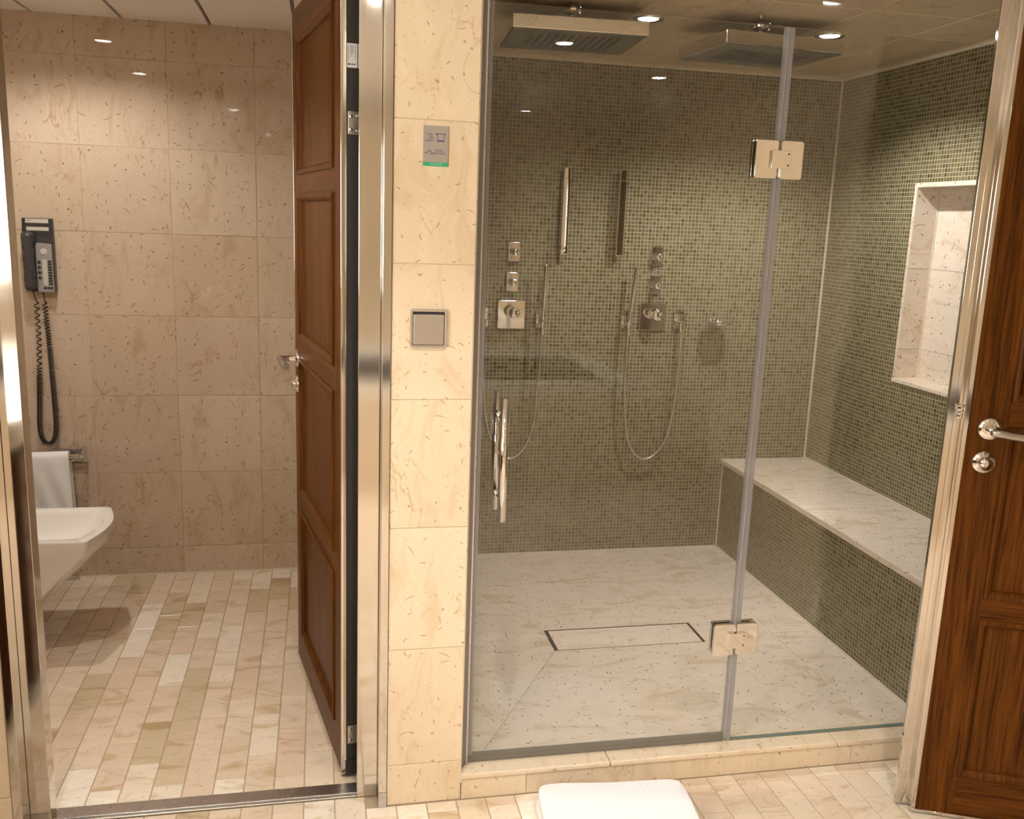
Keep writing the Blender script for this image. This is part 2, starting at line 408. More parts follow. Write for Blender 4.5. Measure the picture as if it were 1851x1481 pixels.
# ------------------------------------------------------------------ key dimensions
YW, ZW = 1.618, 2.078           # toilet back wall, ceiling
YS, ZS, ZSF = 1.617, 2.052, 0.03  # shower back wall, ceiling, floor
XR, XB, ZB = 2.055, 1.657, 0.436  # shower side wall, bench front, bench top
YG = 0.050                       # glass plane
ZC = 0.0705                      # curb top
T = 0.305; J0 = 0.1087           # wall tile module, first joint above floor
XL, YBACK = -1.60, -4.40         # entry room extents
PW, PL = 0.0745, 0.209           # floor plank module

# ------------------------------------------------------------------ room shell
# entry room floor
fl = struct('floor', B(XL - .1, YBACK - .1, -0.10, XR + .1, 0.06, -0.0016), 'floor_grout', 'cream marble plank floor in front of the shower')
far_planks = MB()
x0 = -0.0471 - PW * 21; col = 0
rest = []
while x0 < XR:
    x1 = x0 + PW
    off = (0.27 if col % 2 else 0.3745)
    y = off % PL
    while y > YBACK:
        ya, yb = y - PL, min(y, 0.0455 if (x0 > -0.745 and x1 < 0.060) else -0.003)
        a, b2 = max(x0, XL), min(x1, XR)
        if b2 - a > 0.004 and yb - ya > 0.006 and yb > YBACK:
            if ya > -0.86 and a > -0.95:
                tile(fl, 'plank', ((a + b2) / 2, (ya + yb) / 2, 0), (1, 0, 0), (0, 0, 1), b2 - a - .0026, yb - ya - .0022, 'tile', random.uniform(-.0002, .0002))
            else: rest.append((a, max(ya, YBACK), b2, yb))
        y -= PL
    x0 = x1; col += 1
for a, ya, b2, yb in rest: far_planks.box(a + .001, ya + .001, -0.004, b2 - .001, yb - .001, 0)
o = far_planks.build('tile_field', 'plank', fl); o['kind'] = 'stuff'
# toilet room floor
ft = struct('floor_toilet', B(-1.36, 0.06, -0.10, 0.09, 1.66, -0.0016), 'floor_grout', 'cream marble plank floor of the toilet room')
x0 = -0.0471 - PW * 18; col = 0
while x0 < 0.09:
    x1 = x0 + PW; a, b2 = max(x0, -1.35), min(x1, 0.085)
    y = (0.27 if col % 2 == 1 else 0.3745) - 2 * PL
    while y < YW:
        ya, yb = max(y, 0.099), min(y + PL, YW - .001)
        if b2 - a > .004 and yb - ya > 0.006:
            tile(ft, 'plank', ((a + b2) / 2, (ya + yb) / 2, 0), (1, 0, 0), (0, 0, 1), b2 - a - .0026, yb - ya - .0022, 'tile', random.uniform(-.0002, .0002))
        y += PL
    x0 = x1; col += 1
# toilet back wall with tiles
wt = struct('wall_back', B(-1.40, YW + .0016, -0.05, 0.10, YW + .08, 2.2), 'grout', 'beige marble tiled back wall of the toilet room')
cols = [-1.35] + [-0.6118 + T * k for k in range(-2, 3)]
cols = [c for c in cols if c < 0.06] + [0.085]
rows = [0.0, 0.1138] + [0.1138 + T * k for k in range(1, 7)] + [ZW + .002]
tile_grid(wt, 'marble_dark', cols, rows, lambda u, v: (u, YW, v), (1, 0, 0), (0, -1, 0), jitter=.0003)
B(-1.35, YW - .005, 0.0, 0.085, YW - .0002, 0.005).build('floor_sealant', 'seal', wt)
struct('wall_left', B(-1.45, 0.05, -0.05, -1.35, 1.70, 2.2), 'marble', 'marble side wall of the toilet room')
# front wall left of toilet door
wf = struct('wall_front', B(XL - .1, 0.0016, -0.05, -0.764, 0.10, 2.2), 'grout', 'marble tiled wall left of the toilet door frame')
prow = [0.0] + [J0 + T * k for k in range(0, 7)]
tile_grid(wf, 'marble', [XL, -1.374, -1.069, -0.765], prow, lambda u, v: (u, 0, v), (1, 0, 0), (0, -1, 0), jitter=.0002)
struct('trim_1', B(-0.78, 0.002, 2.03, 0.09, 0.10, 2.2), 'marble', 'marble lintel above the toilet door')
# pillar between toilet door and shower
wp = struct('wall_pillar', B(0.0785, 0.0016, -0.05, 0.2620, 1.70, 2.2), 'grout', 'cream marble tiled pillar between toilet door and shower')
tile_grid(wp, 'marble', [0.0780, 0.2628], prow, lambda u, v: (u, 0, v), (1, 0, 0), (0, -1, 0), jitter=.0002)
# pillar return behind the glass profile
struct('wall_shower_left', B(0.2620, 0.10, -0.05, 0.300, 1.70, 2.2), 'mosaic', 'olive mosaic side wall of the shower by the pillar')
struct('trim_2', B(0.2620, 0.0022, ZC + .001, 0.2640, 0.10, 2.07), 'marble', 'marble return of the pillar beside the shower door')
# shower walls
wsb = struct('wall_shower_back', B(0.29, YS, -0.05, XR + .2, YS + .08, 2.2), 'mosaic', 'olive brown mosaic back wall of the shower')
NY0, NY1, NZ0, NZ1 = 0.36, 1.0454, 0.8835, 1.617
m = MB(); XO = XR + .20
m.box(XR, 0.0, -0.05, XO, NY0, 2.2); m.box(XR, NY1, -0.05, XO, YS + .05, 2.2)
m.box(XR, NY0, -0.05, XO, NY1, NZ0); m.box(XR, NY0, NZ1, XO, NY1, 2.2)
wsr = struct('wall_shower_right', m, 'mosaic', 'green grey mosaic side wall of the shower above the bench')
# niche lining: separate marble panels
nd = 0.092; e = 0.016
MB().box(XR + nd, NY0, NZ0, XR + nd + .02, NY1, NZ0 + .125).build('niche_back_panel', 'slab', wsr)
MB().box(XR + nd, NY0, NZ0 + .1262, XR + nd + .02, NY1, NZ0 + .425).build('niche_back_panel', 'slab', wsr)
MB().box(XR + nd, NY0, NZ0 + .4262, XR + nd + .02, NY1, NZ1).build('niche_back_panel', 'slab', wsr)
MB().box(XR - .003, NY1 - e, NZ0, XR + nd, NY1, NZ0 + .125).build('niche_side_panel', 'slab', wsr, bev=.001)
MB().box(XR - .003, NY1 - e, NZ0 + .1262, XR + nd, NY1, NZ0 + .425).build('niche_side_panel', 'slab', wsr, bev=.001)
MB().box(XR - .003, NY1 - e, NZ0 + .4262, XR + nd, NY1, NZ1).build('niche_side_panel', 'slab', wsr, bev=.001)
MB().box(XR - .003, NY0, NZ0, XR + nd, NY0 + e, NZ1).build('niche_side_panel', 'slab', wsr, bev=.001)
MB().box(XR - .004, NY0, NZ1 - e, XR + nd, NY1, NZ1).build('niche_top_panel', 'slab', wsr, bev=.001)
MB().box(XR - .006, NY0, NZ0, XR + nd, NY1, NZ0 + e).build('niche_shelf', 'slab', wsr, bev=.002)
MB().box(XR + nd - .004, NY1 - e - .004, NZ0 + e, XR + nd, NY1 - e, NZ1 - e).build('niche_sealant', 'seal', wsr)
# shower floor: four slightly falling facets round the drain, plus side border
DX0, DX1, DY0, DY1 = 0.684, 1.222, 0.703, 0.860
fs = struct('floor_shower', B(0.262, 0.079, -0.10, XR, YS + .05, 0.004), 'dark', 'bed under the marble shower floor')
ZI = ZSF
def facet(pts):
    m = MB(); n = len(pts)
    i1 = m.add(pts); i0 = m.add([(x, y, -0.02) for x, y, z in pts])
    m.face([i1 + i for i in range(n)])
    for i in range(n): j = (i + 1) % n; m.face([i0 + i, i0 + j, i1 + j, i1 + i])
    return m
FX0, FX1, FY0, FY1 = 0.30, 1.488, 0.079, YS
g = .0007
facet([(FX0 + g, FY0, ZSF), (FX1, FY0, ZSF), (FX1, FY1, ZSF), (FX0 + g, FY1, ZSF), (DX0 + g, DY1, ZI), (DX1, DY1, ZI), (DX1, DY0, ZI), (DX0 + g, DY0, ZI)]).build('floor_slab', 'slab', fs)
facet([(FX0, FY0 + 2 * g, ZSF), (DX0 - g, DY0 + g, ZI), (DX0 - g, DY1 - g, ZI), (FX0, FY1 - 2 * g, ZSF)]).build('floor_slab', 'slab', fs)
facet([(FX1 + g, FY0, ZSF), (XB + .02, FY0, ZSF), (XB + .02, 0.74, ZSF), (FX1 + g, 0.74, ZSF)]).build('floor_slab', 'slab', fs)
facet([(FX1 + g, 0.7415, ZSF), (XB + .02, 0.7415, ZSF), (XB + .02, FY1, ZSF), (FX1 + g, FY1, ZSF)]).build('floor_slab', 'slab', fs)
# curb under the glass
cb = struct('trim_3', B(0.2635, 0.010, -0.02, XR, 0.0785, 0.052), 'grout', 'core of the marble curb under the shower glass')
for a, b2 in ((0.2640, 0.4306), (0.4320, 1.3443), (1.3457, XR)):
    B(a, 0.0, 0.0, b2, 0.012, 0.0545).build('curb_face', 'marble', cb)
for a, b2 in ((0.2640, 0.652), (0.6534, 1.300), (1.3012, 1.62), (1.6212, XR)):
    B(a, -0.0045, 0.0553, b2, 0.0785, ZC).build('curb_slab', 'marble', cb, bev=.004, seg=3)
MB().box(0.2600, -0.0050, 0.048, 0.2660, 0.0, ZC + .004).build('corner_sealant', 'seal', cb, bev=.002)
# ceilings
def ceiling(name, x0, x1, y0, y1, z, joints, gmat, label, deep=.012, pm='panel'):
    c = struct(name, B(x0 - .05, y0 - .05, z + deep, x1 + .05, y1 + .05, z + .10), gmat, label)
    js = [x0] + [j for j in joints if x0 < j < x1] + [x1]
    for a, b2 in zip(js, js[1:]):
        ga = .006 if a != x0 else 0; gb = .006 if b2 != x1 else 0
        B(a + ga, y0, z, b2 - gb, y1, z + .014).build('ceiling_panel', pm, c, bev=.0015)
    return c
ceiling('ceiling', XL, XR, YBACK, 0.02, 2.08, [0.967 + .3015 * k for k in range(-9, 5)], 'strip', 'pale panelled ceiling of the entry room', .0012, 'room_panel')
ceiling('ceiling_toilet', -1.36, 0.09, 0.09, YW + .01, ZW, [-0.755 + .2985 * k for k in range(-3, 4)], 'gap', 'pale panelled ceiling of the toilet room')
cs = struct('ceiling_shower', B(0.25, 0.0, ZS + .0016, XR + .1, YS + .05, ZS + .10), 'grout', 'beige marble tiled ceiling of the shower')
tile_grid(cs, 'marble', [0.262, 0.55, 0.855, 1.160, 1.465, 1.770, XR], [0.0, 0.492, 1.102, YS], lambda u, v: (u, v, ZS), (1, 0, 0), (0, 0, -1), jitter=.0003)
B(0.25, 0.012, 2.055, XR + .1, 0.05, 2.10).build('ceiling_edge', 'marble', cs)
# light sealant lines along the shower corners
q = .0055
m = MB(); m.box(XR - q, YS - q, ZB, XR, YS, ZS); m.box(0.30, YS - q, ZS - .008, XR, YS, ZS); m.box(0.30, YS - .004, ZSF, XB, YS, ZSF + .005)
m.build('corner_sealant', 'seal', wsb)
m = MB(); m.box(XR - q, 0.0, ZS - .008, XR, YS, ZS); m.box(XR - .0088, 0.1, ZB - .004, XR, YS, ZB + .004)
m.build('corner_sealant', 'seal', wsr)
# entry room: remaining walls (seen only in reflections)
m = MB(); m.box(XR, YBACK - .1, -0.05, XR + .12, -1.30, 2.2); m.box(XR, -0.50, -0.05, XR + .12, 0.0, 2.2); m.box(XR, -1.30, 2.03, XR + .12, -0.50, 2.2)
struct('wall_right', m, 'marble', 'marble side wall of the entry room behind the open wooden door')
struct('wall_corridor', MB().box(XR + 0.9, -2.0, -.05, XR + 1.0, 0.3, 2.2).box(XR + .12, -2.0, 2.2, XR + 1.0, .3, 2.3).box(XR + .12, -2.0, -.1, XR + 1.0, .3, 0)
       .box(XR + .12, .2, -.05, XR + 1.0, .3, 2.2).box(XR + .12, -2.1, -.05, XR + 1.0, -2.0, 2.2), 'plaster', 'passage beyond the open wooden door')
struct('wall_side', B(XL - .1, YBACK - .1, -0.05, XL, 0.0, 2.2), 'marble', 'marble wall behind the vanity')
struct('wall_rear', B(XL - .1, YBACK - .1, -0.05, XR + .1, YBACK, 2.2), 'marble', 'marble rear wall of the entry room')

# ------------------------------------------------------------------ steel door frame, threshold
fr = struct('trim_4', B(0.0078, 0.045, 0.0, 0.0576, 0.092, 2.03), 'steel', 'polished steel frame of the toilet door', bev=.0012)
B(0.0580, -0.004, 0.0, 0.0776, 0.092, 2.05).build('frame_lip', 'steel', fr, bev=.0015)
B(0.0580, -0.0055, 0.0, 0.0776, -0.0042, 0.040).build('frame_foot', 'brushed', fr)
B(-0.7435, 0.045, 0.0, -0.6992, 0.092, 2.03).build('frame_jamb', 'steel', fr, bev=.0012)
B(-0.7640, -0.004, 0.0, -0.7439, 0.092, 2.05).build('frame_lip', 'steel', fr, bev=.0015)
B(-0.7439, -0.004, 2.03, 0.0580, 0.092, 2.05).build('frame_head', 'steel', fr)
th = struct('trim_5', B(-0.6992, 0.056, -0.001, 0.0078, 0.099, 0.007), 'brushed', 'steel threshold strip of the toilet doorway', bev=.001)
B(-0.6992, 0.0465, -0.001, 0.0078, 0.0552, 0.004).build('threshold_edge', 'satin', th, bev=.0015)

# ------------------------------------------------------------------ panelled wooden doors
PANELS = [(0.118, 0.535), (0.588, 1.005), (1.065, 1.480), (1.535, 1.905)]
def wooden_door(name, label, loc, rz, w, z0, lock_lip=True, hinge_side=True):
    d = thing(name, label, None, loc, rz, kind='structure')
    H = 1.985; th_ = .042; s0, s1 = .085, w - .085
    B(0, .012, z0, w, th_, H).build('core', 'wood', d)
    B(0, 0, z0, s0, .0125, H).build('stile', 'wood', d); B(s1, 0, z0, w, .0125, H).build('stile', 'wood', d)
    zs = [z0] + [z for p in PANELS for z in p] + [H]
    for k in range(0, len(zs), 2):
        B(s0, 0, zs[k], s1, .0125, zs[k + 1]).build('rail', 'wood', d, swap=True)
    for a, b2 in PANELS:
        p = B(s0 + .001, .0085, a + .001, s1 - .001, .0128, b2 - .001).build('panel', 'wood', d)
        # bead moulding: four mitred sides
        mo = MB(); wd = .020
        prof = [(0.0, -.0035), (.006, -.006), (.012, -.004), (.018, .002), (.020, .0086)]
        ring = []
        for (dd, yy) in prof:
            ring.append([(s0 + dd, yy, a + dd), (s1 - dd, yy, a + dd), (s1 - dd, yy, b2 - dd), (s0 + dd, yy, b2 - dd)])
        outer = [(x, .002, z) for x, _, z in ring[0]]
        mo.grid([outer] + ring, smooth=False, closed_u=True)
        mo.build('moulding', 'wood', d)
    B(-.001, -.0008, z0 - .008, w + .001, th_, z0).build('bottom_channel', 'steel', d, bev=.0008)
    # lock edge with rebate lip
    B(-.011, -.001, z0 - .008, -.0002, .030, H).build('edge_profile', 'steel', d, bev=.0012)
    B(-.027, .027, z0 - .006, -.011, .043, H).build('rebate_lip', 'steel', d, bev=.0008)
    B(-.042, .024, z0 - .006, -.0275, .043, H).build('rebate_lip', 'steel', d, bev=.0008)
    lt = MB(); lt.box(-.0235, .0165, 1.015, -.011, .026, 1.026); lt.box(-.0235, .0165, 1.034, -.011, .026, 1.047); lt.box(-.021, .017, 1.024, -.011, .026, 1.036)
    lt.build('latch_bolt', 'chrome', d, bev=.001)
    # hinge edge
    B(w, -.0012, z0 - .004, w + .0035, .0125, H).build('edge_profile', 'steel', d, bev=.001)
    B(w, .0125, z0 + .03, w + .0015, th_, H).build('gasket', 'gasket', d)
    B(w - .01, .010, z0 - .008, w + .006, th_, z0 + .03).build('hinge_shoe', 'gasket', d, bev=.001)
    for zc in (0.122, 1.63):
        hp = B(w + .0015, .0155, zc - .025, w + .0035, th_ - .001, zc + .025).build('hinge_plate', 'satin', d, bev=.0008)
        sc = MB()
        for dz in (-.014, .014): sc.lathe([(.0042, 0), (.0038, .0012), (0, .0016)], (w + .0035, .022, zc + dz), (1, 0, 0), 12)
        if zc > 1:
            for dz in (-.016, .016): sc.lathe([(.003, 0), (.0026, .001), (0, .0013)], (w + .0035, .036, zc + dz), (1, 0, 0), 10)
        sc.build('screw', 'chrome', hp)
    # lever handle, neck square to the leaf and grip running back towards the hinge
    hx, hz = .046, 1.000
    hd = MB().lathe([(.0265, 0), (.0265, .003), (.024, .0065), (.016, .009), (0, .0092)], (hx, -.0005, hz), (0, -1, 0), 32).build('handle', 'chrome', d)
    nk = MB().lathe([(.013, .006), (.0105, .012), (.0095, .03), (.0095, .046), (.0105, .052)], (hx, 0, hz), (0, -1, 0), 20)
    nk.build('handle_neck', 'chrome', hd)
    gp = MB().tube([(hx - .011, -.052, hz + .001), (hx - .006, -.052, hz + .001), (hx + .010, -.0525, hz), (hx + .03, -.053, hz - .003), (hx + .07, -.053, hz - .006),
                    (hx + .11, -.053, hz - .008), (hx + .116, -.053, hz - .008)], [.006, .0095, .0105, .0098, .0105, .0115, .0105], 18)
    gp.build('handle_grip', 'lever', hd)
    lk = MB().lathe([(.0265, 0), (.0265, .003), (.024, .0062), (.013, .0085), (.0125, .011), (.011, .015), (.006, .0175), (0, .018)], (hx - .003, -.0005, .921), (0, -1, 0), 32).build('lock_rosette', 'chrome', d)
    B(hx - .0055, -.021, .913, hx - .0005, -.016, .929).build('thumb_turn', 'chrome', lk, bev=.001)
    return d
ax = math.atan2(-.688, .1217)
d1 = wooden_door('door_1', 'brown panelled toilet door standing open inwards with chrome lever', (-0.1502, 0.8195, 0), ax, 0.6987, 0.020)
# sticker on the hinge edge of that door
stk = B(.7004, .0135, 1.7475, .7010, .0365, 1.7985).build('sticker', 'paper', d1, bev=.0003)
mk = MB()
for k, (ya, ln) in enumerate(((.0155, .034), (.0205, .020), (.0235, .026), (.0265, .018), (.0315, .030))):
    mk.box(.7010, ya, 1.795 - ln, .7013, ya + .0009, 1.795)
mk.lathe([(.0026, 0), (.0026, .0003), (0, .0003)], (.7010, .0175, 1.7545), (1, 0, 0), 14); mk.box(.7010, .0215, 1.7535, .7013, .0325, 1.7558)
mk.build('sticker_print', 'ink_grey', stk)
ax2 = math.atan2(-.0378, .0875)
d2 = wooden_door('door_2', 'dark brown panelled wooden door swung open beside the shower', (1.3875, -0.2265, 0), ax2, 0.74, 0.012)

# ------------------------------------------------------------------ shower glass door
GL, GH, GT, GX = 0.286, 0.9848, 1.891, 0.9892     # door pane left, right, top; hinge line
def rel(o, th_):  # built in world coordinates, parented to an empty that only translates
    o.parent = th_; o.matrix_parent_inverse = Matrix.Translation(-Vector(th_.location)); return o
sd = thing('shower_door', 'frameless glass shower door with tubular chrome pull handle', 'shower door', (0.64, YG, ZC + .001))
rel(B(GL, YG - .004, ZC + .015, GH, YG + .004, GT).build('pane', 'glass'), sd)
rel(B(GH - .003, YG - .0055, ZC + .008, GX - .0002, YG + .0055, GT - .001).build('hinge_side_seal', 'pvc'), sd)
rel(B(GX - .0002, YG - .0042, ZC + .008, GX + .0018, YG - .0015, GT - .001).build('seal_lip', 'pvc_line'), sd)
rel(B(GL, YG - .0055, ZC + .0012, GH, YG + .0055, ZC + .0150).build('bottom_seal', 'sweep'), sd)
rel(B(GL + .002, YG - .0048, ZC + .0152, GH, YG + .0048, ZC + .0240).build('bottom_seal_clip', 'sweep'), sd)
rel(B(GL + .0005, YG - .006, ZC + .020, GL + .010, YG + .006, GT).build('closing_seal', 'pvc'), sd)
HX = 0.3420
hn = rel(MB().tube([(HX, 0.001, 0.7295), (HX, 0.001, 1.0265)], .0103, 24).build('handle', 'chrome'), sd)
ho = MB().tube([(HX, 0.099, 0.7295), (HX, 0.099, 1.0265)], .0103, 24).build('handle_inner_tube', 'chrome'); ho.parent = hn
for z in (0.782, 0.975):
    p = MB().tube([(HX, 0.007, z), (HX, 0.093, z)], .0068, 14).lathe([(.0068, 0), (.011, 0), (.011, .005), (.0068, .005)], (HX, YG - .0092, z), (0, 1, 0), 18) \
        .lathe([(.0068, 0), (.011, 0), (.011, .005), (.0068, .005)], (HX, YG + .0042, z), (0, 1, 0), 18).build('handle_post', 'chrome'); p.parent = hn
def glass_hinge(zc):
    h = rel(MB().prism(rrect(.0575, .088, .006, 4, GX - .0322, zc), YG - .0145, YG - .0042, 'y').build('hinge', 'chrome', bev=.0012), sd)
    def ch(mb, nm, mat='chrome', bev=.001):
        o = mb.build(nm, mat, bev=bev); o.parent = h; return o
    ch(MB().prism(rrect(.0575, .088, .006, 4, GX + .0322, zc), YG - .0145, YG - .0042, 'y'), 'hinge_leaf')
    ch(MB().prism(rrect(.0575, .088, .006, 4, GX - .0322, zc), YG + .0042, YG + .0145, 'y'), 'hinge_back_leaf')
    ch(MB().prism(rrect(.0575, .088, .006, 4, GX + .0322, zc), YG + .0042, YG + .0145, 'y'), 'hinge_back_leaf')
    ch(MB().prism(rrect(.050, .042, .002, 3, GX + .002, zc), YG - .0225, YG - .0140, 'y'), 'hinge_knuckle')
    ch(MB().tube([(GX, YG, zc - .044), (GX, YG, zc + .044)], .0062, 14), 'hinge_pin', 'chrome', 0)
    s = MB()
    for dz in (-.013, .013): s.lathe([(.0022, 0), (.0022, .0006), (0, .0006)], (GX + .0195, YG - .0225, zc + dz), (0, -1, 0), 10)
    ch(s, 'hinge_screw', 'gasket', 0)
glass_hinge(1.593); glass_hinge(0.3705)
# fixed glass panel
gp = thing('glass_panel', 'fixed clear glass panel between the door hinges and the open wooden door', 'glass panel', (1.52, YG, ZC + .001))
rel(B(GX + .003, YG - .004, ZC + .0008, XR - .001, YG + .004, GT).build('pane', 'glass'), gp)
rel(B(GX + .0032, YG - .0055, ZC + .0008, GX + .0150, YG + .0055, GT - .001).build('edge_seal', 'pvc'), gp)
rel(B(GX + .0165, YG - .0046, ZC, XR - .001, YG + .0046, ZC + .0050).build('bottom_edge', 'glass_edge'), gp)
# aluminium wall profile that the door closes against
pr = thing('wall_profile', 'grey aluminium closing profile fixed to the marble pillar', 'profile', (0.272, YG, ZC))
rel(B(0.2641, YG - .024, ZC, 0.2735, YG + .020, 2.045).build('channel', 'alu', bev=.001), pr)
rel(B(0.2737, YG - .015, ZC + .0005, 0.2800, YG + .016, 2.045).build('channel_step', 'alu', bev=.001), pr)
rel(B(0.2801, YG - .008, ZC + .0005, 0.2857, YG + .010, 2.045).build('magnet_seal', 'brushed', bev=.0008), pr)

# ------------------------------------------------------------------ shower bench
sb = thing('shower_bench', 'built-in mosaic bench with pale marble seat along the shower wall', 'bench', (1.86, 0.9, ZSF))
rel(B(XB + .006, 0.125, ZSF - .001, XR - .009, YS - .001, ZB - .0225).build('bench_base', 'mosaic'), sb)
for a, b2 in ((0.125, 0.8570), (0.8582, YS - .001)):
    rel(B(XB - .006, a, ZB - .022, XR - .009, b2, ZB).build('seat_slab', 'slab', bev=.002), sb)
rel(MB().box(XB + .001, 0.1, ZSF, XB + .006, YS, ZSF + .005).box(XB + .001, YS - .005, ZSF, XB + .006, YS, ZB - .022).build('sealant', 'seal'), sb)

# ------------------------------------------------------------------ linear drain
dr = thing('floor_drain', 'marble-covered rectangular drain with a dark slot in the shower floor', 'drain', ((DX0 + DX1) / 2, (DY0 + DY1) / 2, ZI))
rel(B(DX0 + .013, DY0 + .005, ZI - .010, DX1 - .011, DY1 - .008, ZI + .0005).build('drain_cover', 'slab', bev=.0008), dr)
m = MB()
for a in ((DX0 + .001, DY0 + .001, DX0 + .003, DY1 - .001), (DX1 - .003, DY0 + .001, DX1 - .001, DY1 - .001), (DX0 + .003, DY0 + .001, DX1 - .003, DY0 + .0025), (DX0 + .003, DY1 - .003, DX1 - .003, DY1 - .001)):
    m.box(a[0], a[1], ZI - .02, a[2], a[3], ZI - .0005)
rel(m.build('drain_frame', 'gasket'), dr)

# ------------------------------------------------------------------ downlights
def downlight(x, y, z, watts, label, cat='downlight', spread=104, r=.030, group=None, tone=WARM):
    t = thing('ceiling_downlight', label, cat, (x, y, z), 0, group)
    MB().lathe([(r + .002, -.001), (r + .013, -.0045), (r + .017, -.0025), (r + .018, .0)], n=32).build('ring', 'chrome', t)
    MB().lathe([(r + .002, -.001), (r, .006), (r - .003, .0008), (r - .003, -.0005)], n=32).build('reflector', 'chrome', t)
    MB().lathe([(0, -.0022), (r - .002, -.0020), (r + .001, -.0005)], n=32).build('lens', 'lens', t)
    ld = bpy.data.lights.new('downlight_lamp', 'SPOT'); ld.energy = watts; ld.color = tone
    ld.spot_size = math.radians(spread); ld.spot_blend = 0.55; ld.shadow_soft_size = .025
    lo = bpy.data.objects.new('downlight_lamp', ld); COL.objects.link(lo); lo.parent = t; lo.location = (0, 0, -.004)
    return t
for (x, y, z, wt_), lb in zip(LAMPS_SHOWER, ('recessed downlight in shower ceiling between the two rain heads', 'recessed downlight in shower ceiling towards the niche wall')):
    downlight(x, y, z, wt_, lb, spread=142, tone=WHITE)
for (x, y, z, wt_), lb in zip(LAMPS_TOILET, ('recessed downlight in toilet ceiling above the bidet', 'recessed downlight in toilet ceiling just inside the doorway')):
    downlight(x, y, z, wt_, lb, spread=146)
for (x, y, z, wt_), lb in zip(LAMPS_ROOM, ('entry room downlight mirrored in the shower door glass under the first rain head', 'entry room downlight mirrored in the shower glass on the mosaic wall',
        'entry room downlight above the marble pillar', 'entry room downlight near the vanity', 'entry room downlight over the bathtub', 'entry room downlight by the lit mirror')):
    downlight(x, y, z, wt_, lb)

# ------------------------------------------------------------------ rain heads
def rain_head(x, y, rz, label, slots):
    t = thing('rain_shower_head', label, 'shower head', (x, y, 2.050), rz, 'square rain heads under the shower ceiling')
    hw, hd_, zb, zt = .198, .158, -.090, -.050
    B(-hw, -hd_, zb + .003, hw, hd_, zt).build('head_body', 'chrome', t, bev=.002)
    pl = B(-hw + .004, -hd_ + .004, zb, hw - .004, hd_ - .004, zb + .004).build('spray_plate', 'nozzle', t)
    m = MB()
    if slots:
        for k in range(12):
            xx = -.125 + .0227 * k; m.box(xx - .004, -.105, zb - .0015, xx + .004, .105, zb + .001)
    else:
        for i in range(17):
            for j in range(11):
                xx = -.128 + .016 * i; yy = -.08 + .016 * j
                m.lathe([(.0048, 0), (.0035, .0022), (0, .0024)], (xx, yy, zb), (0, 0, -1), 6)
    m.build('nozzle', 'rubber', pl)
    MB().tube([(0, 0, zt), (0, 0, -.004)], .0085, 16).build('stem', 'chrome', t)
    MB().lathe([(0, -.016), (.022, -.016), (.030, -.010), (.032, 0), (.032, .002)], n=28).build('collar', 'chrome', t)
rain_head(0.664, 0.795, math.radians(-3.5), 'square chrome rain head with slotted plate beside the marble pillar', True)
rain_head(1.276, 0.800, math.radians(4.5), 'square chrome rain head with dotted plate near the glass hinge', False)

# ------------------------------------------------------------------ shower fittings on the back wall
def stop_valve(x, z, label):
    t = thing('stop_valve', label, 'valve', (x, YS, z), 0, 'small square shower valves')
    MB().prism(rrect(.050, .077, .007), -.011, -.0002, 'y').build('plate', 'chrome', t, bev=.0025, seg=3)
    MB().lathe([(.0155, .011), (.0155, .017), (.0125, .018), (.0125, .024), (.0150, .025), (.0150, .046), (.0138, .048), (0, .0482)], (0, 0, -.001), (0, -1, 0), 28).build('knob', 'chrome', t)
stop_valve(0.685, 1.3085, 'upper small square valve left of the first shower bar')
stop_valve(0.682, 1.1885, 'lower small square valve directly above the bright thermostat plate')
stop_valve(1.288, 1.3075, 'upper small square valve right of the dark shower bar')
stop_valve(1.289, 1.1905, 'lower small square valve directly above the dark thermostat plate')
def thermostat(x, z, label):
    t = thing('thermostat', label, 'valve', (x, YS, z), 0, 'square shower thermostats')
    MB().prism(rrect(.115, .115, .008), -.012, -.0002, 'y').build('plate', 'chrome', t, bev=.003, seg=3)
    MB().lathe([(.021, .012), (.021, .030), (.0195, .031), (.0195, .034), (.0225, .035), (.0225, .073), (.021, .076), (0, .0764)], (0, 0, .012), (0, -1, 0), 32).build('knob', 'chrome', t)
    MB().lathe([(.0035, 0), (.0035, .003), (0, .003)], (0, -.055, .034), (0, 0, 1), 12).build('stop_button', 'chrome', t)
thermostat(0.682, 1.0570, 'square chrome thermostat plate nearest the marble pillar')
thermostat(1.2865, 1.0575, 'square dark-mirroring thermostat plate right of the second hand shower')
def shower_bar(x, zc, label):
    t = thing('wall_shower_bar', label, 'shower', (x, YS, zc), 0, 'slim wall shower bars')
    pts = []
    n = 10
    m = MB()
    secs = [(-.170, .014, .010), (-.167, .0165, .013), (-.158, .0172, .015), (-.146, .0172, .015), (-.138, .0150, .013), (-.130, .0172, .014), (0, .0172, .014), (.128, .0172, .014), (.1285, .0150, .012), (.169, .0150, .012)]
    rows_ = []
    for z, hw, hh in secs:
        rows_.append([(u, -.036 + v, z) for u, v in rrect(hw * 2, hh * 2, min(hw, hh) * .35, 3)])
    b = m.grid(rows_, smooth=False, closed_u=True)
    m.face([b[0] + k for k in range(len(rows_[0]))][::-1]); m.face([b[-1] + k for k in range(len(rows_[0]))])
    m.build('bar', 'chrome', t, bev=.001)
    MB().box(-.012, -.026, -.05, .012, -.0002, .05).build('bracket', 'chrome', t, bev=.002)
    m = MB()
    for k in range(9): m.box(.0172, -.042, -.115 + k * .025, .0186, -.032, -.105 + k * .025)
    m.build('spray_slot', 'nozzle', t)
shower_bar(0.8800, 1.473, 'slim chrome vertical shower bar nearer the marble pillar')
shower_bar(1.1120, 1.473, 'slim dark-looking vertical shower bar nearer the glass hinge')
